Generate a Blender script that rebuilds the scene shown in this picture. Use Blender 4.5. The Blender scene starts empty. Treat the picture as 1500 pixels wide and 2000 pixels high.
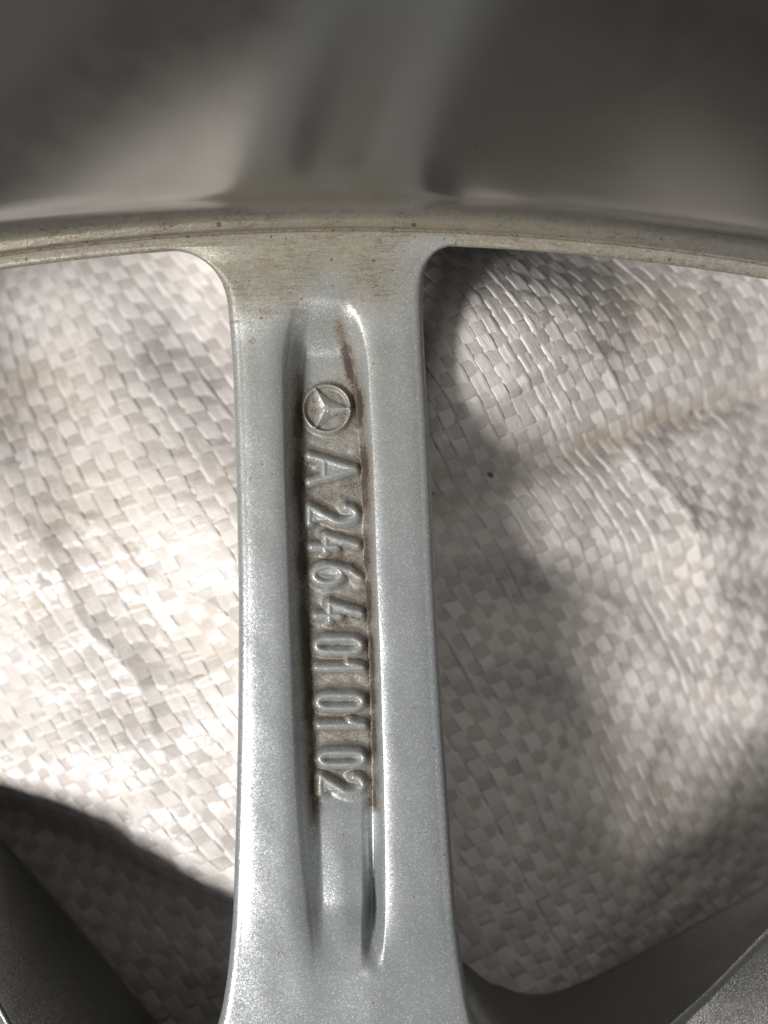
import bpy, math, numpy as np
from mathutils import Vector

# ------------------------------------------------------------------ scale and measuring helpers
# "units" below are 1/15 of a photo pixel at the spoke's face; S turns them into metres (17 inch wheel)
S = 0.00065
D = 117.0                                   # camera height over the spoke's face, in units
rng = np.random.default_rng(7)
C = bpy.context.scene.collection
scene = bpy.context.scene

def U(X, Y, z=0.0):
    """position of a measured point that lies at height z"""
    k = (D - z) / D / 15.0
    return ((X - 750) * k, (1000 - Y) * k)

# ------------------------------------------------------------------ camera
cam = bpy.data.cameras.new("camera")
cam_o = bpy.data.objects.new("camera", cam)
C.objects.link(cam_o)
cam_o.location = (0, 0, D * S)
cam.sensor_fit = 'HORIZONTAL'
cam.sensor_width = 36.0
cam.lens = 36.0 * 1755.0 / 1500.0           # 42.1
cam.clip_start = 0.002
cam.clip_end = 50.0
cam.dof.use_dof = True
cam.dof.focus_distance = (D + 4.0) * S
cam.dof.aperture_fstop = (cam.lens / 1000.0) / (2.7 * S)   # entrance pupil of about 2 mm
cam.dof.aperture_blades = 0
scene.camera = cam_o

# ------------------------------------------------------------------ sky and sun
L = Vector((-0.80, -0.52, 1.0)).normalized()
elev = math.asin(L.z)
world = bpy.data.worlds.new("World")
scene.world = world
world.use_nodes = True
wt = world.node_tree
bg = wt.nodes["Background"]
sky = wt.nodes.new("ShaderNodeTexSky")
sky.sky_type = 'NISHITA'
sky.sun_disc = False
sky.sun_elevation = elev
sky.sun_rotation = math.atan2(L.x, L.y)
sky.air_density = 0.5
sky.dust_density = 1.5
hs = wt.nodes.new("ShaderNodeHueSaturation")
hs.inputs["Saturation"].default_value = 0.12
wt.links.new(sky.outputs[0], hs.inputs["Color"])
wt.links.new(hs.outputs[0], bg.inputs["Color"])
bg.inputs["Strength"].default_value = 0.05

sun = bpy.data.lights.new("sun", 'SUN')
sun.energy = 5.0
sun.angle = math.radians(15)
sun.color = (1.0, 0.965, 0.93)
sun_o = bpy.data.objects.new("sun", sun)
C.objects.link(sun_o)
sun_o.rotation_euler = L.to_track_quat('Z', 'Y').to_euler()

scene.view_settings.view_transform = 'Standard'
scene.view_settings.look = 'None'
scene.view_settings.exposure = 0.04
scene.cycles.max_bounces = 10
scene.cycles.sample_clamp_indirect = 6.0

# ------------------------------------------------------------------ node helpers
class NT:
    def __init__(self, name):
        self.m = bpy.data.materials.new(name)
        self.m.use_nodes = True
        self.t = self.m.node_tree
        self.b = self.t.nodes["Principled BSDF"]
    def n(self, kind, **kw):
        nd = self.t.nodes.new(kind)
        for k, v in kw.items():
            setattr(nd, k, v)
        return nd
    def l(self, a, b):
        self.t.links.new(a, b)
    def val(self, sock, v):
        if isinstance(v, (int, float)):
            sock.default_value = v
        else:
            self.l(v, sock)
    def math(self, op, a, b=0.0, clamp=False):
        nd = self.n("ShaderNodeMath", operation=op)
        nd.use_clamp = clamp
        self.val(nd.inputs[0], a); self.val(nd.inputs[1], b)
        return nd.outputs[0]
    def ramp(self, v, lo, hi, a=0.0, b=1.0):
        nd = self.n("ShaderNodeMapRange")
        nd.interpolation_type = 'SMOOTHSTEP'
        self.val(nd.inputs["Value"], v)
        nd.inputs["From Min"].default_value = lo; nd.inputs["From Max"].default_value = hi
        nd.inputs["To Min"].default_value = a; nd.inputs["To Max"].default_value = b
        return nd.outputs[0]
    def mix(self, f, a, b):
        nd = self.n("ShaderNodeMix", data_type='RGBA')
        self.val(nd.inputs[0], f)
        for s, v in ((nd.inputs[6], a), (nd.inputs[7], b)):
            if isinstance(v, tuple):
                s.default_value = (*v, 1.0)
            else:
                self.l(v, s)
        return nd.outputs[2]
    def pos(self, scale=(1, 1, 1)):
        g = self.n("ShaderNodeNewGeometry")
        mp = self.n("ShaderNodeMapping")
        self.l(g.outputs["Position"], mp.inputs[0])
        mp.inputs["Scale"].default_value = tuple(s / S for s in scale)   # texture space in units
        return mp.outputs[0]
    def noise(self, vec, scale, detail=3.0, rough=0.55):
        nd = self.n("ShaderNodeTexNoise")
        self.l(vec, nd.inputs["Vector"])
        nd.inputs["Scale"].default_value = scale
        nd.inputs["Detail"].default_value = detail
        nd.inputs["Roughness"].default_value = rough
        return nd.outputs["Fac"]
    def attr(self, name):
        nd = self.n("ShaderNodeAttribute")
        nd.attribute_name = name
        return nd.outputs["Fac"]

def flake_normal(N, vec, strength, scale=10.0):
    """tiny aluminium flakes of the paint, each tilted its own way"""
    vo = N.n("ShaderNodeTexVoronoi")
    N.l(vec, vo.inputs["Vector"]); vo.inputs["Scale"].default_value = scale
    sub = N.n("ShaderNodeVectorMath", operation='SUBTRACT')
    N.l(vo.outputs["Color"], sub.inputs[0]); sub.inputs[1].default_value = (0.5, 0.5, 0.5)
    sc = N.n("ShaderNodeVectorMath", operation='SCALE')
    N.l(sub.outputs[0], sc.inputs[0]); sc.inputs["Scale"].default_value = strength
    g = N.n("ShaderNodeNewGeometry")
    ad = N.n("ShaderNodeVectorMath", operation='ADD')
    N.l(g.outputs["Normal"], ad.inputs[0]); N.l(sc.outputs[0], ad.inputs[1])
    nm = N.n("ShaderNodeVectorMath", operation='NORMALIZE')
    N.l(ad.outputs[0], nm.inputs[0])
    return nm.outputs[0], vo.outputs["Color"]

def paint(name, base, rough, metallic, flake, use_dirt):
    N = NT(name)
    p = N.pos()
    nrm, fcol = flake_normal(N, p, flake)
    sep = N.n("ShaderNodeSeparateColor"); N.l(fcol, sep.inputs[0])
    spark = N.math("ADD", N.ramp(sep.outputs[0], 0.0, 1.0, 0.82, 1.08), N.ramp(sep.outputs[1], 0.82, 1.0, 0.0, 0.9))
    if flake < 0.04: spark = 1.0
    v = N.n("ShaderNodeVectorMath", operation='SCALE')
    v.inputs[0].default_value = base
    N.val(v.inputs["Scale"], spark)
    col = v.outputs[0]
    r = N.ramp(N.noise(p, 0.25, 4), 0.3, 0.7, rough - 0.01, rough + 0.02)
    met = metallic
    if use_dirt:
        d = N.attr("dirt")                                   # greasy brown grime caught in the hollows
        y = N.attr("film")                                   # yellowish dried film near the rim
        g1 = N.noise(p, 1.5, 6, 0.7)
        g2 = N.noise(N.pos((0.5, 3.2, 1.0)), 1.1, 8, 0.8)   # streaks along the rim
        g3 = N.noise(p, 5.0, 3, 0.6)
        g4 = N.noise(p, 3.2, 2, 0.5)
        # film
        fm = N.math('MULTIPLY', y, N.ramp(N.math('ADD', N.math('MULTIPLY', g1, 0.5), N.math('MULTIPLY', g2, 0.5)), 0.33, 0.62, 0.35, 1.0), True)
        col = N.mix(N.math('MULTIPLY', fm, 0.9), col, (0.195, 0.165, 0.10))
        st = N.math('MULTIPLY', N.ramp(y, 0.15, 0.9), N.ramp(g2, 0.46, 0.60), True)
        st = N.math('MULTIPLY', st, N.ramp(g3, 0.38, 0.56), True)
        st = N.math('MULTIPLY', st, N.ramp(N.noise(p, 0.22, 3), 0.40, 0.60, 0.15, 1.0), True)
        col = N.mix(N.math('MULTIPLY', st, 0.8), col, (0.085, 0.062, 0.035))
        # grime
        w = N.math('ADD', d, N.math('MULTIPLY', N.math('SUBTRACT', g1, 0.5), 0.9))
        w = N.math('ADD', w, N.math('MULTIPLY', N.math('SUBTRACT', g3, 0.5), 1.3))
        light = N.math('MULTIPLY', N.ramp(w, 0.16, 0.55), N.ramp(d, 0.0, 0.12), True)
        heavy = N.math('MULTIPLY', N.ramp(w, 0.62, 0.95), N.ramp(d, 0.1, 0.4), True)
        col = N.mix(N.math('MULTIPLY', light, 0.72), col, (0.135, 0.112, 0.080))
        col = N.mix(N.math('MULTIPLY', heavy, 0.9), col, (0.030, 0.020, 0.012))
        # specks
        vo = N.n("ShaderNodeTexVoronoi"); N.l(p, vo.inputs["Vector"]); vo.inputs["Scale"].default_value = 0.75
        vs = N.n("ShaderNodeSeparateColor"); N.l(vo.outputs["Color"], vs.inputs[0])
        size = N.math('MULTIPLY', N.ramp(vs.outputs[0], 0.70, 1.0), 0.13)
        size = N.math('ADD', size, N.math('MULTIPLY', N.math('MULTIPLY', y, N.ramp(vs.outputs[1], 0.2, 1.0)), 0.16))
        sp = N.math('LESS_THAN', N.math('ADD', vo.outputs["Distance"], N.math('MULTIPLY', g3, 0.06)), size)
        col = N.mix(N.math('MULTIPLY', sp, 0.75), col, (0.06, 0.045, 0.03))
        cover = N.math('MAXIMUM', N.math('MULTIPLY', light, 0.6), N.math('MAXIMUM', heavy, N.math('MULTIPLY', fm, 0.45)))
        met = N.math('SUBTRACT', metallic, N.math('MULTIPLY', cover, metallic), True)
        r = N.math('ADD', r, N.math('MULTIPLY', cover, 0.22))
        bp = N.n("ShaderNodeBump")
        bp.inputs["Distance"].default_value = 0.07 * S
        bp.inputs["Strength"].default_value = 0.25
        N.l(N.math('MULTIPLY', N.math('ADD', g3, g4), N.math('MAXIMUM', light, fm)), bp.inputs["Height"])
        N.l(nrm, bp.inputs["Normal"])
        nrm = bp.outputs[0]
    N.l(col, N.b.inputs["Base Color"])
    N.val(N.b.inputs["Metallic"], met)
    N.val(N.b.inputs["Roughness"], r)
    N.l(nrm, N.b.inputs["Normal"])
    N.b.inputs["Coat Weight"].default_value = 0.12
    N.b.inputs["Coat Roughness"].default_value = 0.22
    return N.m

M_spoke = paint("silver_flake_paint", (0.272, 0.290, 0.298), 0.35, 0.34, 0.20, True)
M_barrel = paint("satin_barrel_paint", (0.36, 0.352, 0.335), 0.21, 0.97, 0.006, True)
M_hub = paint("shade_darkened_hub_paint", (0.165, 0.168, 0.168), 0.33, 0.8, 0.22, False)  # silver paint made darker: the hub's shade is put into its colour

def tape_material():
    N = NT("woven_polypropylene")
    p = N.pos()
    uv = N.n("ShaderNodeUVMap"); uv.uv_map = "UVMap"
    mp = N.n("ShaderNodeMapping"); N.l(uv.outputs[0], mp.inputs[0])
    mp.inputs["Scale"].default_value = (9.0, 0.5, 1.0)
    fib = N.noise(mp.outputs[0], 1.0, 4, 0.6)             # drawn fibres along the tape
    oi = N.attr("tape_tone")
    col = N.mix(oi, (0.52, 0.48, 0.45), (0.82, 0.782, 0.755))
    col = N.mix(N.ramp(fib, 0.3, 0.75, 0.0, 0.25), col, (0.86, 0.84, 0.82))
    big = N.noise(p, 0.035, 4, 0.6)
    fine = N.noise(p, 0.6, 5, 0.7)
    stain = N.math('MULTIPLY', N.ramp(big, 0.52, 0.74), N.ramp(fine, 0.3, 0.7), True)
    col = N.mix(N.math('MULTIPLY', stain, 0.6), col, (0.50, 0.40, 0.26))
    d = N.attr("soil")
    dd = N.math('MULTIPLY', d, N.ramp(fine, 0.25, 0.6, 0.25, 1.0), True)
    col = N.mix(dd, col, (0.36, 0.275, 0.16))
    # black grit
    vo = N.n("ShaderNodeTexVoronoi"); N.l(p, vo.inputs["Vector"]); vo.inputs["Scale"].default_value = 0.22
    vs = N.n("ShaderNodeSeparateColor"); N.l(vo.outputs["Color"], vs.inputs[0])
    sp = N.math('LESS_THAN', vo.outputs["Distance"], N.math('MULTIPLY', N.ramp(vs.outputs[0], 0.6, 1.0), 0.032))
    col = N.mix(N.math('MULTIPLY', sp, 0.8), col, (0.05, 0.04, 0.03))
    b = N.b
    N.l(col, b.inputs["Base Color"])
    N.l(N.ramp(fine, 0.3, 0.7, 0.24, 0.38), b.inputs["Roughness"])
    b.inputs["Specular IOR Level"].default_value = 0.6
    b.inputs["Anisotropic"].default_value = 0.75
    tg = N.n("ShaderNodeTangent"); tg.direction_type = 'UV_MAP'; tg.uv_map = "UVMap"
    N.l(tg.outputs[0], b.inputs["Tangent"])
    bp = N.n("ShaderNodeBump"); bp.inputs["Distance"].default_value = 0.10 * S; bp.inputs["Strength"].default_value = 0.9
    N.l(N.math('ADD', fib, N.math('MULTIPLY', N.noise(p, 1.1, 3), 1.2)), bp.inputs["Height"])
    N.l(bp.outputs[0], b.inputs["Normal"])
    tr = N.n("ShaderNodeBsdfTranslucent"); N.l(col, tr.inputs["Color"])
    mx = N.n("ShaderNodeMixShader"); mx.inputs[0].default_value = 0.12
    out = N.t.nodes["Material Output"]
    N.l(b.outputs[0], mx.inputs[1]); N.l(tr.outputs[0], mx.inputs[2]); N.l(mx.outputs[0], out.inputs["Surface"])
    return N.m
M_tape = tape_material()

def simple(name, a, b_, scale, rough):
    N = NT(name)
    p = N.pos()
    N.l(N.mix(N.ramp(N.noise(p, scale, 6, 0.65), 0.3, 0.7), a, b_), N.b.inputs["Base Color"])
    N.b.inputs["Roughness"].default_value = rough
    bp = N.n("ShaderNodeBump"); bp.inputs["Distance"].default_value = 0.4 * S
    N.l(N.noise(p, scale * 4, 5), bp.inputs["Height"]); N.l(bp.outputs[0], N.b.inputs["Normal"])
    return N.m
M_ground = simple("concrete", (0.16, 0.145, 0.13), (0.26, 0.24, 0.215), 0.03, 0.9)
M_fill = simple("packed_filling", (0.14, 0.11, 0.09), (0.20, 0.165, 0.135), 0.2, 0.85)

# ------------------------------------------------------------------ mesh helpers
def sstep(a, b, x):
    t = np.clip((x - a) / (b - a), 0, 1)
    return t * t * (3 - 2 * t)

def make_mesh(name, co, quads, mat, parent=None, attrs=None, uv=None, normals=None):
    """co (n,3) in units, quads (m,4) indices"""
    me = bpy.data.meshes.new(name)
    n, m = len(co), len(quads)
    me.vertices.add(n); me.vertices.foreach_set("co", (co * S).astype(np.float32).ravel())
    me.loops.add(m * 4); me.loops.foreach_set("vertex_index", quads.astype(np.int32).ravel())
    me.polygons.add(m)
    me.polygons.foreach_set("loop_start", np.arange(0, m * 4, 4, dtype=np.int32))
    me.polygons.foreach_set("use_smooth", np.ones(m, dtype=bool))
    for k, v in (attrs or {}).items():
        a = me.attributes.new(k, 'FLOAT', 'POINT')
        a.data.foreach_set("value", v.astype(np.float32).ravel())
    if uv is not None:
        u = me.uv_layers.new(name="UVMap")
        u.data.foreach_set("uv", uv[quads.ravel()].astype(np.float32).ravel())
    me.update(calc_edges=True)
    me.materials.append(mat)
    if normals is not None:
        me.normals_split_custom_set_from_vertices(normals)
    o = bpy.data.objects.new(name, me)
    C.objects.link(o)
    if parent:
        o.parent = parent
    return o

def grid_quads(nr, nc, wrap=False):
    r = np.arange(nr - 1)[:, None]
    ncc = nc if wrap else nc - 1
    c = np.arange(ncc)[None, :]
    c2 = (c + 1) % nc
    q = np.stack([r * nc + c, r * nc + c2, (r + 1) * nc + c2, (r + 1) * nc + c], -1)
    return q.reshape(-1, 4)

def thing(name, label, cat, loc=(0, 0, 0)):
    o = bpy.data.objects.new(name, None)
    C.objects.link(o)
    o.empty_display_size = 0.01
    o['label'] = label; o['category'] = cat
    return o

class Waves:
    """smooth random surface from sinusoids"""
    def __init__(self, n, lo, hi, seed):
        g = np.random.default_rng(seed)
        a = g.uniform(0, 2 * math.pi, n); w = g.uniform(lo, hi, n)
        self.kx = np.cos(a) * 2 * math.pi / w; self.ky = np.sin(a) * 2 * math.pi / w
        self.p = g.uniform(0, 2 * math.pi, n)
    def __call__(self, x, y):
        s = 0
        for kx, ky, p in zip(self.kx, self.ky, self.p):
            s = s + np.sin(kx * x + ky * y + p)
        return s / math.sqrt(len(self.p))

# ------------------------------------------------------------------ ALLOY WHEEL
wheel = thing("alloy_wheel", "silver alloy wheel lying face down on the sack, embossed numbers on its dirty spoke", "wheel")
ARC0, ARCK, ARCX = 476.0, 1.03e-4, 690.0
RC = 0.5 / ARCK / 15.0                      # radius of the opening's outer edge, 323.6 units
CX, CY = (ARCX - 750) / 15.0, (1000 - ARC0) / 15.0 - RC

# ---- spoke
yk  = [476, 600, 700, 800, 900, 1000, 1100, 1200, 1300, 1400, 1500, 1600, 1700, 1800, 1900, 1950, 2000, 2060, 2130, 2250, 2430]
xl0 = [440, 441, 448, 452, 455, 457, 459, 460, 460, 459, 457, 455, 452, 449, 442, 435, 426, 405, 372, 310, 240]
xr0 = [828, 827, 832, 838, 843, 847, 851, 856, 861, 867, 873, 880, 886, 893, 906, 913, 923, 945, 985, 1060, 1150]
def smooth_interp(x, xs, ys):
    x = np.asarray(x, float)
    return (np.interp(x - 25, xs, ys) + np.interp(x - 12, xs, ys) + np.interp(x, xs, ys) + np.interp(x + 12, xs, ys) + np.interp(x + 25, xs, ys)) / 5

def XL(v):      # v = distance measured down from the opening's edge + ARC0
    e = smooth_interp(v, yk, xl0)
    t = np.clip((v - 472) / 136.0, 0, 1)
    return e - 125 * (1 - (1 - (1 - t) ** 2.3) ** (1 / 2.3))
def XR(v):
    e = smooth_interp(v, yk, xr0)
    t = np.clip((v - 472) / 72.0, 0, 1)
    return e + 66 * (1 - (1 - (1 - t) ** 2.2) ** (1 / 2.2))

# lower parts of the channel lie about 4 units deeper: K corrects measured positions for that
K = (D + 3.6) / D
def kx(X): return 750 + (X - 750) * K
def ky(Y): return 1000 + (Y - 1000) * K

GL = 11; GR = 12
# strokes of each character in its own box: a along the reading direction 0..1, b up 0..1
def arc(cx, cy, rx, ry, a0, a1, n=10):
    t = np.radians(np.linspace(a0, a1, n))
    return list(zip(cx + rx * np.cos(t), cy + ry * np.sin(t)))
GLYPH = {
 'A': [[(0, 0), (.5, 1), (1, 0)], [(.2, .33), (.8, .33)]],
 '2': [arc(.5, .70, .5, .30, 165, -30, 12) + [(.0, .0), (1, 0)]],
 '4': [[(.62, 1), (0, .30), (1.0, .30)], [(.74, .52), (.74, 0)]],
 '6': [arc(.5, .30, .5, .30, 0, 360, 20), [(.06, .42), (.30, .78), (.72, 1.0)]],
 '0': [arc(.5, .74, .5, .26, 0, 180, 12) + arc(.5, .26, .5, .26, 180, 360, 12) + [(1, .74)]],
 '1': [[(.85, 0), (.85, 1), (0.0, .70)]],
}
FILL = {'A': [(.12, .30), (.88, .30), (.5, 1)], '2': [(0, 0), (1.0, .05), (.95, .62)], '4': [(.1, .32), (.75, .30), (.62, .95)]}
def tri_in(px, py, T):
    d = []
    for i in range(3):
        (ax, ay), (bx, by) = T[i], T[(i + 1) % 3]
        l = math.hypot(bx - ax, by - ay)
        d.append(((px - ax) * (by - ay) - (py - ay) * (bx - ax)) / l)
    sg = np.sign((T[2][0] - T[0][0]) * (T[1][1] - T[0][1]) - (T[2][1] - T[0][1]) * (T[1][0] - T[0][0]))
    return np.min(np.stack([q_ * sg for q_ in d]), 0)      # >0 inside
TEXT = [('A', 883, 948, 597, 700), ('2', 983, 1027, 597, 703), ('4', 1040, 1083, 602, 706), ('6', 1098, 1146, 606, 710),
        ('4', 1172, 1218, 610, 712), ('0', 1241, 1281, 611, 712), ('1', 1290, 1313, 612, 714), ('0', 1352, 1391, 614, 715),
        ('1', 1403, 1426, 616, 717), ('0', 1464, 1502, 618, 717), ('2', 1511, 1556, 619, 716)]

def seg_dist(px, py, a, b):
    ax, ay = a; bx, by = b
    dx, dy = bx - ax, by - ay
    t = np.clip(((px - ax) * dx + (py - ay) * dy) / (dx * dx + dy * dy + 1e-9), 0, 1)
    return np.hypot(px - ax - t * dx, py - ay - t * dy)

NU = 250
sA = np.linspace(0.02, 1, 110)
vv = np.concatenate([472 + 128 * sA ** 2, np.linspace(600, 2130, 1000)[1:], np.linspace(2130, 2420, 60)[1:]])
NV = len(vv)
def offs(X, V):
    return ARCK * (X - ARCX) ** 2 * (1 - sstep(520, 760, V))
def outline(f, sgn):
    """edge points, outward direction in the face's plane, all in photo pixels (Y down)"""
    x = f(vv); y = vv + offs(x, vv)
    tx = np.gradient(x); ty = np.gradient(y)
    l = np.hypot(tx, ty)
    n = np.stack([sgn * ty / l, -sgn * tx / l])
    return np.stack([x, y]), n
eLp, nLp = outline(XL, -1); eRp, nRp = outline(XR, 1)
EDGE = 5.0 + 17.0 * sstep(482, 575, vv)
iL = eLp - nLp * EDGE; iR = eRp - nRp * EDGE
def lead(P, dy=(-12.0, -6.0)):
    return np.concatenate([np.stack([P[:, 0] + np.array([0, d_]) for d_ in dy], 1), P], 1)
iL, iR, eLp, eRp = lead(iL), lead(iR), lead(eLp), lead(eRp)
nLp, nRp = (np.concatenate([n_[:, :1], n_[:, :1], n_], 1) for n_ in (nLp, nRp))
vv = np.concatenate([[vv[0], vv[0]], vv]); EDGE = np.concatenate([[EDGE[0]] * 2, EDGE]); NV += 2
uu = np.linspace(0, 1, NU)
X = iL[0][:, None] + (iR[0] - iL[0])[:, None] * uu[None]
lin = iL[1][:, None] + (iR[1] - iL[1])[:, None] * uu[None]
V = np.repeat(vv[:, None], NU, 1)
Yp = lin
def spoke_height(X, Y, V):
    """height in units of the spoke's back face at photo position X, Y (floor positions already corrected)"""
    Z = np.zeros_like(X)
    cl = smooth_interp(Y, [560, 620, 700, 900, 1100, 1300, 1500, 1600, 1700, 1800, 1880], [592, 566, 553, 557, 564, 570, 577, 583, 591, 601, 612])
    fl = kx(smooth_interp(Y, [560, 620, 700, 900, 1100, 1300, 1500, 1600, 1700, 1800, 1880], [618, 604, 592, 588, 597, 606, 616, 622, 628, 632, 632]))
    fr = kx(smooth_interp(Y, [560, 620, 700, 900, 1100, 1300, 1500, 1600, 1700, 1800, 1880], [660, 664, 690, 704, 711, 722, 727, 729, 730, 730, 728]))
    cr = smooth_interp(Y, [560, 620, 700, 900, 1100, 1300, 1500, 1600, 1700, 1800, 1880], [664, 692, 707, 718, 724, 732, 738, 740, 742, 742, 738])
    dep = 4.1 * sstep(578, 690, Y) * (1 - sstep(1780, 1905, Y))
    lt = sstep(0, 1, (X - (cl - 6)) / (fl - cl + 8))
    rt = 1 - sstep(0, 1, (X - (fr - 2)) / (cr - fr + 14))
    chan = lt * rt
    # hump that rises between the two grooves towards the hub
    h = sstep(1560, 1900, Y)
    hump = (0.78 + 0.22 * sstep(cl + 8, fl + 50, X)) * (1 - sstep(fr - 24, fr - 4, X))
    chan = chan * (1 - hump * (0.16 * sstep(1545, 1620, Y) + 0.84 * h))
    Z -= dep * chan
    # each ridge is rounded across
    eL_ = smooth_interp(Y, yk, xl0); eR_ = smooth_interp(Y, yk, xr0)
    fade = sstep(560, 680, Y) * (1 - sstep(1770, 1930, Y))
    for e0, e1 in ((eL_, cl + 4), (cr - 4, eR_)):
        m_, w_ = (e0 + e1) / 2, (e1 - e0) / 2
        t_ = np.clip((X - m_) / w_, -1, 1)
        Z -= fade * 0.75 * (np.abs(t_) ** 4.0) * (1 - chan)
    Z -= fade * 0.75 * chan
    # shallow saddle over the whole spoke: ridges fall off to the outside, centre of the top end sinks a little
    xc = (X - 655) / 200.0
    Z -= 0.35 * np.abs(xc) ** 3
    Z -= 0.15 * np.exp(-((X - 655) / 45.0) ** 2) * sstep(1800, 1900, Y) * (1 - 0.5 * sstep(1900, 2100, Y))
    Z -= 0.30 * (1 - sstep(480, 620, V))
    floor = sstep(0.75, 1.0, chan) * (dep > 0.5)
    return Z, chan, dep, cl, fl, fr, cr, hump

Z, chan, dep, cl, fl, fr, cr, hump = spoke_height(X, Yp, V)

# ---- characters
warp = Waves(10, 12, 40, 3)
GX, GY = X + 0.5 * warp(X, Yp), Yp + 0.5 * warp(Yp + 31, X)
part_id = np.zeros(X.shape, int)
raised = np.zeros(X.shape)
reveal = np.zeros(X.shape)
SW = 9.2                                     # half stroke width in px
for k, (ch, y0, y1, x0, x1) in enumerate(TEXT, 1):
    y0, y1, x0, x1 = ky(y0), ky(y1), kx(x0), kx(x1)
    sel = (Yp > y0 - 16) & (Yp < y1 + 16) & (X > x0 - 16) & (X < x1 + 16)
    px, py = GX[sel], GY[sel]
    ya, yb = y0 + SW * .8, y1 - SW * .8
    xa, xb = x0 + SW * .8, x1 - SW * .8
    d = np.full(px.shape, 1e9)
    for st in GLYPH[ch]:
        pts = [(xa + b * (xb - xa), ya + a * (yb - ya)) for a, b in st]
        for p, q in zip(pts[:-1], pts[1:]):
            d = np.minimum(d, seg_dist(px, py, p, q))
    hgt = 1 - sstep(SW - 8.0, SW + 7.0, d)
    broad = 1 - sstep(SW, SW + 15, d)
    if ch in FILL:
        T = [(xa + b * (xb - xa), ya + a * (yb - ya)) for a, b in FILL[ch]]
        ins = tri_in(px, py, T)
        hgt = np.maximum(hgt, 0.80 * sstep(-3, 3, ins)); d = np.where(ins > -1, np.minimum(d, 2.0), d)
    if ch == '6':
        rc_ = np.hypot((px - (xa + .3 * (xb - xa))) / (.3 * (xb - xa)), (py - (ya + yb) / 2) / ((yb - ya) / 2))
        hgt = np.maximum(hgt, 0.55 * (1 - sstep(.7, 1.1, rc_))); d = np.where(rc_ < 1, np.minimum(d, 2.0), d)
    r_ = raised[sel]; raised[sel] = np.maximum(r_, 0.9 * hgt + 0.35 * broad)
    pi = part_id[sel]; pi[(d < SW + 2.0)] = k; part_id[sel] = pi
    rv = reveal[sel]; reveal[sel] = np.maximum(rv, 1 - sstep(SW - 2.5, SW + 3, d))

# ---- three-pointed star in a ring
ex, ey, er = kx(638), ky(797), 46 * K
dx, dy = X - ex, Yp - ey
rr = np.hypot(dx, dy); th = np.arctan2(dy, dx)
ring = np.exp(-((rr - er) / 3.6) ** 2)
disc = 1 - sstep(er - 2, er + 12, rr)
star = np.zeros_like(rr)
for a in (0, 2 * math.pi / 3, -2 * math.pi / 3):
    al = dx * math.cos(a) + dy * math.sin(a)
    pe = np.abs(-dx * math.sin(a) + dy * math.cos(a))
    wdt = np.clip(19 * (1 - al / er) + 3.0, 2.5, 24)
    star = np.maximum(star, np.where((al > -8) & (rr < er + 2), np.clip(1 - pe / wdt, 0, 1) ** 0.8, 0))
inside = 1 - sstep(er - 8, er, rr)
emb = 0.60 * disc + 0.34 * ring - 0.30 * inside + 0.62 * star * (1 - sstep(er - 4, er + 4, rr))
near = rr < er + 14
raised[near] = np.maximum(raised[near], emb[near])
EMB = len(TEXT) + 1
part_id[rr < er + 5] = EMB
reveal = np.maximum(reveal, np.maximum(ring, star) * (rr < er + 6))
onfloor = sstep(0.55, 0.95, chan) * (dep > 1.0)
Z = Z + 0.85 * raised * onfloor
# cast skin is never quite flat
und = Waves(14, 60, 260, 5)(X, Yp)
Z += 0.03 * und
lump = Waves(16, 14, 34, 9)(X, Yp)
Z += 0.02 * lump * onfloor * sstep(700, 800, Yp) * (1 - sstep(1545, 1600, Yp)) * (1 - reveal)

tb = sstep(462, 515, V)
Z = Z * tb - 0.27 * (1 - tb)
# ---- where grime and film sit
inchan = (chan > 0.15) * 1.0
cornerL = np.exp(-((X - (fl - 8)) / 13.0) ** 2)
cornerR = np.exp(-((X - (fr + 4)) / 11.0) ** 2)
along = sstep(690, 760, Yp) * (1 - sstep(1540, 1600 + 120 * (X < (fl + 6)), Yp))
alongR = sstep(600, 640, Yp) * (1 - sstep(1590, 1625, Yp)) * (0.65 + 0.35 * sstep(640, 700, Yp))
dirt = np.maximum(1.0 * cornerL * along * 1.15, 0.0)
cR2 = np.exp(-((X - np.interp(Yp, [620, 700, 760, 900, 1600], [662, 680, 694, 711, 728])) / 15.0) ** 2)
dirt = np.maximum(dirt, np.maximum(0.98 * cornerR * along, 1.35 * cR2 * alongR * (1 - sstep(700, 900, Yp) * .3)))
flo = sstep(0.6, 0.95, chan) * along
dirt = np.maximum(dirt, 0.62 * flo * (1 - 0.88 * reveal))
patch = 0.5 + 0.5 * np.tanh(1.5 * Waves(12, 50, 160, 21)(X, Yp))
dirt = dirt * (0.72 + 0.40 * patch)
dirt = np.maximum(dirt, 0.46 * np.exp(-((Yp - 606 - 4 * np.sin(X * .05)) / 9.0) ** 2) * sstep(455, 480, X) * (1 - sstep(540, 570, X)))
film = (1 - sstep(540, 690, V)) * (1 - 0.75 * np.exp(-((X - 640) / 45.0) ** 2) * sstep(500, 560, V)) * (1 - 0.55 * sstep(700, 830, X))
film = np.maximum(film, 0.25 * sstep(0.4, 0.9, chan) * along)
for mx_, my_, mr_, mw_, mv_ in ((548, 1868, 6, 2.5, .55), (490, 664, 0, 11, .62), (468, 1335, 0, 5, .9), (487, 935, 0, 5, .6), (462, 625, 0, 4, .9), (490, 1545, 0, 4, .5), (700, 1900, 0, 3, .5), (520, 1716, 0, 3, .5)):
    dirt = np.maximum(dirt, mv_ * np.exp(-((np.hypot(X - mx_, Yp - my_) - mr_) / mw_) ** 2))
film = np.maximum(film, 0.34 * (1 - sstep(640, 1350, Yp)))

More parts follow.
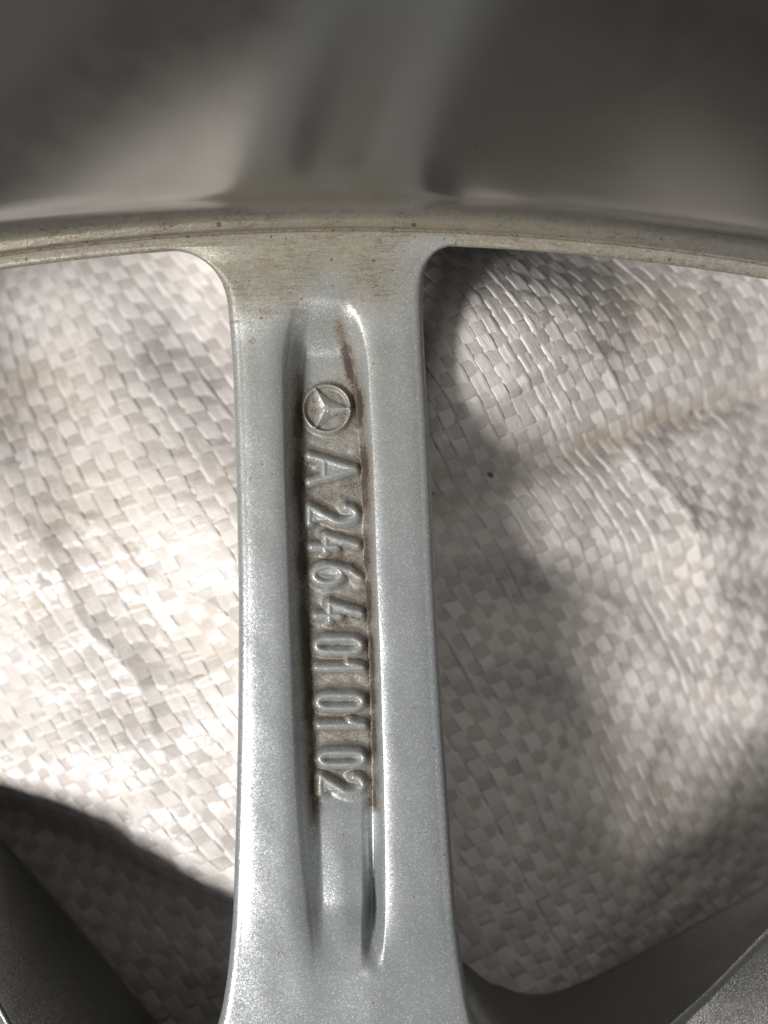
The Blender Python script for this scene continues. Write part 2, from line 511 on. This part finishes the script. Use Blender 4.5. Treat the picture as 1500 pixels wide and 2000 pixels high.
# ---- world coordinates with rounded edges and side walls
R_E = 1.35
xw = (X - 750) / 15.0; yw = (1000 - Yp) / 15.0
zw = Z
ncv = 9                                       # rounded edge
nw = 5                                        # wall
def side(col, n):
    """columns from the wall's foot up to the face; n = outward direction in photo axes"""
    x0, y0, z0 = xw[:, col], yw[:, col], zw[:, col]
    nx, ny = n[0], -n[1]
    reach = EDGE / 15.0
    drop = 0.6 + 1.0 * sstep(482, 575, vv)
    under = np.clip(-ny, 0, 1)               # under the rim the wall runs back below the ledge
    cols = []
    for i in range(ncv):
        a = (i + 1) / ncv * math.pi / 2
        r_ = reach * math.sin(a) ** 0.9
        cols.append((x0 + nx * r_, y0 + ny * r_, z0 - drop * (1 - math.cos(a))))
    for i in range(1, nw + 1):
        t = i / nw
        r_ = reach - 0.2 - 2.8 * t * t - under * 8.5 * t
        cols.append((x0 + nx * r_, y0 + ny * r_, z0 - drop - 19.0 * t * (0.08 + 0.92 * sstep(488, 580, vv))))
    return cols
colsL = side(0, nLp)[::-1]; colsR = side(-1, nRp)
def stack(cols, k): return np.stack([c[k] for c in cols], 1)
PX = np.concatenate([stack(colsL, 0), xw, stack(colsR, 0)], 1)
PY = np.concatenate([stack(colsL, 1), yw, stack(colsR, 1)], 1)
PZ = np.concatenate([stack(colsL, 2), zw, stack(colsR, 2)], 1)
nL = len(colsL); NC = PX.shape[1]
def pad(A, mode='edge'):
    return np.pad(A, ((0, 0), (nL, NC - nL - NU)), mode=mode)
# the row ends over the ledge dip under the rim
dirtP, filmP = pad(dirt), pad(film)
co = np.stack([PX, PY, PZ], -1).reshape(-1, 3)
# vertex normals over the whole grid, so that the pieces join without a seam
P3 = np.stack([PX, PY, PZ], -1)
du = np.gradient(P3, axis=1); dv = np.gradient(P3, axis=0)
nrm = np.cross(dv, du); nrm /= np.linalg.norm(nrm, axis=-1, keepdims=True) + 1e-12
if nrm[NV // 2, NC // 2, 2] < 0: nrm = -nrm
nrm = nrm.reshape(-1, 3)
q = grid_quads(NV, NC)
pidP = np.pad(part_id, ((0, 0), (nL, NC - nL - NU)))
qpid = pidP[:-1, :-1].reshape(-1)
# flip so that faces look outwards
q = q[:, ::-1]
def sub(sel, name, parent):
    qq = q[sel]
    idx, inv = np.unique(qq, return_inverse=True)
    return make_mesh(name, co[idx], inv.reshape(-1, 4), M_spoke, parent,
                     {"dirt": dirtP.reshape(-1)[idx], "film": filmP.reshape(-1)[idx]}, normals=nrm[idx])
spoke = sub(qpid == 0, "spoke", wheel)
NAMES = {'A': 'embossed_letter'}
for k, (ch, *_r) in enumerate(TEXT, 1):
    o = sub(qpid == k, NAMES.get(ch, 'embossed_digit'), spoke)
    o['label'] = ("raised letter A" if ch == 'A' else "raised digit %s" % ch) + " cast in the channel"
o = sub(qpid == EMB, "star_emblem", spoke)
o['label'] = "raised three pointed star in a ring"

# ---- rim barrel: a lathe about the wheel's centre; profile of (radius offset from RC, height)
prof = [(16, -46), (17, -44), (15.5, -38), (12, -28), (7, -15), (3.2, -5.0), (1.0, -2.2), (0.35, -1.4), (0.18, -0.95), (0.28, -0.62), (0.6, -0.40),
        (1.0, -0.33), (1.5, -0.32), (1.75, -0.36), (1.86, -0.48), (1.96, -0.46), (2.08, -0.2), (2.3, 0.0), (2.7, 0.25), (3.2, 0.55), (3.7, 1.0), (4.3, 1.9), (4.8, 3.1), (5.3, 5.0),
        (6.9, 9.5), (10.3, 19), (13.9, 29), (17.5, 39), (21.5, 52), (23.5, 66), (23.8, 84), (23.5, 120), (22.5, 160), (24, 195), (30, 206),
        (41, 211), (42, 228), (45, 233), (50, 233), (52, 229), (52, 222), (47, 214), (34, 206), (31, 190), (30, 120), (29, 80), (27, 50), (22, 5), (22, -30), (22, -44), (19, -49), (16, -46)]
pr = np.array(prof)
# resample the profile finely where it is in view
def resample(pr, sub_):
    out = []
    for i in range(len(pr) - 1):
        p0 = pr[max(i - 1, 0)]; p1 = pr[i]; p2 = pr[i + 1]; p3 = pr[min(i + 2, len(pr) - 1)]
        for t in np.arange(sub_) / sub_:
            lin = p1 + (p2 - p1) * t
            cr_ = 0.5 * ((2 * p1) + (-p0 + p2) * t + (2 * p0 - 5 * p1 + 4 * p2 - p3) * t ** 2 + (-p0 + 3 * p1 - 3 * p2 + p3) * t ** 3)
            out.append(0.5 * lin + 0.5 * cr_)
    return np.array(out + [pr[-1]])
pr = resample(pr, 3)
na = 720
th = np.linspace(0, 2 * math.pi, na, endpoint=False)
th = math.pi / 2 + (th - math.pi) * (0.35 + 0.65 * np.abs((th - math.pi) / math.pi) ** 1.3)      # denser near the spoke
rad = RC + pr[:, 0]
BX = CX + rad[:, None] * np.cos(th)[None]; BY = CY + rad[:, None] * np.sin(th)[None]
BZ = np.repeat(pr[:, 1][:, None], na, 1)
zmask = 1 - sstep(0.2, 4.0, BZ)
rin = pr[:, 0][:, None] * np.ones_like(BX)
# made-up sideways shear of the barrel wall, slants the spoke's reflection
shift = -0.55 * np.clip(pr[:, 1], 0, 50) * (1 - sstep(60, 200, pr[:, 1]))
BX = BX + shift[:, None]
bd = 0.70 * np.exp(-((rin - 1.9) / 0.25) ** 2)
bd = np.maximum(bd, 0.62 * sstep(8, 30, BX) * np.exp(-((rin - 0.4) / 0.8) ** 2))  # right-hand band: dirt, with shade put into the colour as well
bd = np.maximum(bd, 0.30 * np.exp(-((rin - 0.6) / 0.8) ** 2))
bd *= ((BZ > -4) & (BZ < 2.5))
bf = (1 - 0.55 * sstep(8, 60, BX)) * (1 - sstep(0.0, 3.5, BZ)) * ((BZ > -4) & (rin < 7))
B3 = np.stack([BX, BY, BZ], -1)
du = np.roll(B3, -1, 1) - np.roll(B3, 1, 1); dv = np.gradient(B3, axis=0)
bn = np.cross(du, dv); bn /= np.linalg.norm(bn, axis=-1, keepdims=True) + 1e-12
ks = int(np.argmin(np.abs(pr[:, 0] - 2.08) + np.abs(pr[:, 1] + .2)))
def lathe(name, r0, r1, mat):
    sl = slice(r0, r1 + 1)
    nn = bn[sl].reshape(-1, 3)
    return make_mesh(name, B3[sl].reshape(-1, 3), grid_quads(r1 - r0 + 1, na, True), mat, wheel,
                     {"dirt": bd[sl], "film": bf[sl]})
ledge = lathe("rim_ledge", 0, ks, M_spoke)
ledge['label'] = "grimy flat ledge where the spoke meets the rim"
barrel = lathe("rim_barrel", ks, len(pr) - 1, M_barrel)
barrel['label'] = "dark glossy inner wall of the rim with dirty ledge"

# ---- hub body with the two neighbouring arms
def spline(pts, n):
    p = np.array(pts, float)
    out = []
    for i in range(len(p) - 1):
        p0 = p[max(i - 1, 0)]; p1 = p[i]; p2 = p[i + 1]; p3 = p[min(i + 2, len(p) - 1)]
        for t in np.arange(n) / n:
            out.append(0.5 * ((2 * p1) + (-p0 + p2) * t + (2 * p0 - 5 * p1 + 4 * p2 - p3) * t ** 2 + (-p0 + 3 * p1 - 3 * p2 + p3) * t ** 3))
    return np.array(out + [p[-1]])
lowpx = [(-1150, 1230), (-780, 1480), (-430, 1570), (-180, 1585), (-50, 1615), (0, 1655), (120, 1790), (215, 1905), (290, 2000), (350, 2075), (430, 2118), (560, 2120), (700, 2060),
         (800, 1890), (860, 1845), (905, 1868), (965, 1925), (1050, 1950), (1150, 1922), (1300, 1845), (1500, 1738), (1800, 1570), (2300, 1280), (2820, 900)]
upppx = [(-1330, 1400), (-900, 1680), (-560, 1790), (-330, 1820), (-190, 1850), (-100, 1900), (-20, 1985), (60, 2090), (130, 2170), (260, 2260), (400, 2300), (560, 2310), (680, 2300),
         (760, 2280), (850, 2260), (960, 2230), (1080, 2170), (1220, 2090), (1330, 2020), (1420, 1965), (1540, 1885), (1840, 1690), (2380, 1400), (2960, 1060)]
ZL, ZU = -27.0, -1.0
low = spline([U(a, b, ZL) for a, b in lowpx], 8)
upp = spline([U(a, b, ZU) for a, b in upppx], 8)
# the rest of the ring follows the barrel
def ang(p): return math.atan2(p[1] - CY, p[0] - CX)
def close(c, r):
    a0 = ang(c[-1]); a1 = ang(c[0]) - 2 * math.pi
    t = np.linspace(0, 1, 162)[1:-1]
    aa = a0 + (a1 - a0) * t
    return np.concatenate([c, np.stack([CX + r * np.cos(aa), CY + r * np.sin(aa)], -1)])
low_c, upp_c = close(low, RC + 3), close(upp, RC + 3)
sink = 14.0 * (1 - sstep(-80, -40, upp_c[:, 0])) + 14.0 * sstep(24, 75, upp_c[:, 0])
rows = []
def row(P, z): rows.append(np.concatenate([P, np.full((len(P), 1), float(z)) if np.isscalar(z) else z[:, None]], 1))
ctr = np.array([CX, CY])
def towards(P, f): return ctr + (P - ctr) * f
row(towards(low_c, 0.80), ZL - 6); row(towards(low_c, 0.97), ZL - 4.5); row(towards(low_c, 0.995), ZL - 3); row(low_c, ZL - 1.2); row(low_c * 0.999 + upp_c * 0.001, ZL)
for t, zt in ((0.05, .12), (0.12, .24), (0.22, .36), (0.34, .47), (0.46, .57), (0.58, .665), (0.70, .76), (0.80, .85), (0.88, .93), (0.94, .975), (1.0, 1.0)):
    row(low_c * (1 - t) + upp_c * t, ZL + (ZU - ZL) * zt - sink * zt)
for f, z in ((.99, ZU + .05), (.97, ZU), (.9, ZU - 1), (.75, ZU - 3), (.6, ZU - 3), (.5, ZU + 4), (.42, ZU + 12)):
    row(towards(upp_c, f), z - sink * max(0, (f - .5) * 2))
tt = np.array([math.atan2(p[1] - CY, p[0] - CX) for p in upp_c])
for r, z in ((92, 14), (88, 15), (60, 15), (57, 14), (56, -30)):
    row(np.stack([CX + r * np.cos(tt), CY + r * np.sin(tt)], -1), z)
HB = np.stack(rows)
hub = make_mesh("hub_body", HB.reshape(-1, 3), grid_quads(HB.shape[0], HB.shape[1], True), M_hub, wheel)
hub['label'] = "shade-darkened sloping hub body and arms at the foot of the spoke"

# ------------------------------------------------------------------ WOVEN SACK
sack = thing("woven_sack", "crumpled off-white woven plastic sack under the wheel, soiled in its folds", "sack")
w1 = Waves(9, 34, 70, 11); w2 = Waves(14, 14, 26, 12); w3 = Waves(16, 6, 11, 13)
def crease(t, w):           # rounded ridge profile
    return np.exp(-np.abs(t) / w) 
def H(x, y):
    c = y - (17.0 + 0.31 * x)
    right = -22 + 9 * np.exp(-(np.where(c > 0, c / 24.0, c / 15.0)) ** 2) - 6 * sstep(3, 26, c)
    right = right - 4.0 * np.exp(-((c + 16.5) / 3.2) ** 2)                     # crease with the soiled line
    c2 = y - (-4.5 + 0.05 * (x - 30))
    right = right - 8 * sstep(0, 11, -c2) * 1.0 - 4 * sstep(22, 34, -c2 - 0.25 * (x - 40))
    right = right + 2.5 * np.exp(-((x - 27) / 12.0) ** 2 - ((y - 1) / 8.0) ** 2)
    left = -27 + 0.22 * np.clip(x + 34, -40, 40) - 20 * sstep(-6, 48, y) + 1.3 * np.sin(x * 0.16 + y * 0.10)
    c3 = y + 50 + 0.32 * (x + 40)
    left = left - 12 * sstep(0, 15, -c3)
    left = left + 3.0 * np.exp(-((y + 27 - 0.25 * x) / 9.0) ** 2)
    right = right - 0.52 * np.clip(x - 20, -14, 60) - 0.12 * np.clip(y + 20, -40, 60)
    right = right + 3.8 * np.exp(-((x - 16) / 19.0) ** 2 - ((y - 22) / 13.0) ** 2) * sstep(1, 14, x)
    right = right + 4.0 * np.exp(-((x - 26) / 24.0) ** 2 - ((y - 36) / 12.0) ** 2) * sstep(1, 14, x)
    w = sstep(-9, 9, x)
    z = left * (1 - w) + right * w
    amp = 0.6 + 0.4 * np.tanh(w1(x + 50, y))
    z = z + (0.45 + 0.35 * w) * w1(x, y) + 0.55 * amp * w2(x, y) + 0.15 * w3(x, y)
    # folded kinks
    for (ax, ay, dirx, diry, wd, h) in ((-32, -13, .85, -.52, 2.0, 1.1), (-25, -24, .95, .3, 1.8, .9), (-45, -22, .6, -.8, 2.2, .9),
                                        (22, 20, .94, .34, 1.6, 1.0), (35, -14, .8, -.6, 2.2, .8), (46, -26, .93, .36, 2.2, -.8), (48, 4, .6, -.8, 1.8, .7)):
        s = (x - ax) * diry - (y - ay) * dirx
        t = (x - ax) * dirx + (y - ay) * diry
        s = s + 1.2 * np.sin(t * 0.25)
        z = z + h * crease(s, wd) * np.exp(-(t / 22.0) ** 2)
    return z

PITCH = 2.6
aA = math.radians(-56); aB = math.radians(21)
eA = np.array([math.cos(aA), math.sin(aA)])         # warp tapes run this way
eB = np.array([math.cos(aB), math.sin(aB)])         # weft tapes run this way
O = np.array([2.0, -12.0])
wx = Waves(6, 70, 150, 31); wy = Waves(6, 70, 150, 32); wf = Waves(8, 18, 40, 33); wg = Waves(8, 18, 40, 34)
def place(i, j):
    """i counts across the warp (along eB), j across the weft (along eA)"""
    p = O[:, None] + PITCH * (i[None] * eB[:, None] + j[None] * eA[:, None])
    x = p[0] + 2.6 * wx(p[0], p[1]) + 0.22 * wf(p[0], p[1]); y = p[1] + 2.6 * wy(p[0], p[1]) + 0.22 * wg(p[0], p[1])
    return x, y
def surf(i, j):
    x, y = place(i, j)
    e = 0.35
    z = H(x, y); zx = (H(x + e, y) - z) / e; zy = (H(x, y + e) - z) / e
    n = np.stack([-zx, -zy, np.ones_like(z)]); n /= np.linalg.norm(n, axis=0)
    return np.stack([x, y, z]), n
def soil(x, y):
    c = y - (17.0 + 0.31 * x)
    s = 0.60 * np.exp(-((c + 16.2 + 0.9 * np.sin(x * .5)) / 1.7) ** 2) * sstep(26, 33, x) * (1 - sstep(50, 62, x) * .5)
    s = np.maximum(s, 0.45 * np.exp(-((x - 44) / 14) ** 2 - ((y - 34) / 7) ** 2))
    s = np.maximum(s, 0.30 * np.exp(-((x + 26) / 13) ** 2 - ((y + 20) / 7) ** 2))
    s = np.maximum(s, 0.30 * np.exp(-((x + 48) / 14) ** 2 - ((y - 2) / 12) ** 2))
    return s
hashr = np.random.default_rng(77)
NT_ = 76
tilt = hashr.normal(0, 1, (2, 2 * NT_ + 1, 2 * NT_ + 1))
lift = hashr.normal(0, 1, (2, 2 * NT_ + 1, 2 * NT_ + 1))
SUBD = 7
across = np.array([-1, -.85, -.6, -.3, 0, .3, .6, .85, 1.0])
half = 0.512
def tape(fam, k):
    n = np.arange(-NT_, NT_ + 1e-6, 1.0 / SUBD)
    # drop what lies far outside the part under the wheel
    s = k + hashr.normal(0, 0.035)
    x, y = place(np.full_like(n, s), n) if fam == 0 else place(n, np.full_like(n, s))
    ok = (x > -100) & (x < 108) & (y > -108) & (y < 78)
    if ok.sum() < 12: return
    n = n[ok]; n = np.arange(n[0], n[-1] + 1e-6, 1.0 / SUBD)
    hw = half * (1 + hashr.normal(0, 0.03)) * (1 + 0.045 * np.sin(n * 0.9 + hashr.uniform(0, 6)) + 0.03 * np.sin(n * 2.3 + k))
    fold = hashr.random() < 0.5
    seam_at, seam_h = hashr.uniform(-.7, .7), hashr.uniform(.03, .09)
    wander = hashr.uniform(0, 6.28)
    fold_at = hashr.choice([-0.62, 0.6, 0.35])
    ci = np.interp(n, np.arange(-NT_, NT_ + 1), tilt[fam, k + NT_]); li = np.interp(n, np.arange(-NT_, NT_ + 1), lift[fam, k + NT_])
    sg = 1.0 if fam == 0 else -1.0
    wv = np.cos(math.pi * n) * (1 if k % 2 == 0 else -1) * sg
    wv = np.tanh(2.0 * wv) / np.tanh(2.0)
    rows_, so, tn, uv = [], [], [], []
    for a in across:
        off = s + a * hw + 0.025 * np.sin(n * 0.55 + wander)
        P, Nn = surf(off, n) if fam == 0 else surf(n, off)
        h = 0.062 * wv + 0.020 * (1 - a * a) + 0.036 * ci * a + 0.022 * li
        if fold: h = h + 0.10 * math.exp(-((a - fold_at) / 0.28) ** 2)
        h = h + seam_h * math.exp(-((a - seam_at) / 0.2) ** 2) * (0.5 + 0.5 * np.sin(n * 0.35 + wander)) - 0.03 * (abs(a) > .9)
        Q = P + Nn * h
        rows_.append(Q.T); so.append(soil(P[0], P[1])); uv.append(np.stack([np.full_like(n, a * .5 + .5 + 7.3 * k), n + 3.1 * k], -1))
    G = np.stack(rows_, 1)                              # (len, across, 3)
    so = np.stack(so, 1); uv = np.stack(uv, 1)
    tone = np.full(so.shape, float(np.clip((0.78 if fam == 0 else 0.24) + hashr.normal(0, .10), 0, 1)))  # warp lighter, weft darker: their difference in gloss is put into the colour
    # very thin solid: give the ribbon its underside
    o = make_mesh("tape", G.reshape(-1, 3), grid_quads(G.shape[0], G.shape[1]), M_tape, sack,
                  {"soil": so, "tape_tone": tone}, uv=uv.reshape(-1, 2))
    md = o.modifiers.new("thickness", 'SOLIDIFY'); md.thickness = 0.03 * S; md.offset = -1
for k in range(-NT_, NT_ + 1): tape(0, k)
for k in range(-NT_, NT_ + 1): tape(1, k)

# filling that bulges the sack from inside, 1 unit under the weave
gx = np.linspace(-330, 330, 221); gy = np.linspace(-620, 60, 221)
FX, FY = np.meshgrid(gx, gy)
FZ = np.where((np.abs(FX) < 110) & (FY > -112), H(FX, FY) - 1.2, -60)
near_ = sstep(0, 60, np.hypot(np.maximum(np.abs(FX) - 100, 0), np.maximum(-FY - 100, 0)))
FZ = (H(FX, FY) - 1.2) * (1 - near_) - 56 * near_
fill = make_mesh("filling", np.stack([FX, FY, FZ], -1).reshape(-1, 3), grid_quads(*FX.shape)[:, ::-1], M_fill, sack)

# ------------------------------------------------------------------ ground
gm = np.array([[-6, -6], [6, -6], [6, 6], [-6, 6]]) / S
ground = make_mesh("ground", np.concatenate([gm, np.full((4, 1), -95.0)], 1), np.array([[0, 1, 2, 3]]), M_ground)
ground['kind'] = "structure"
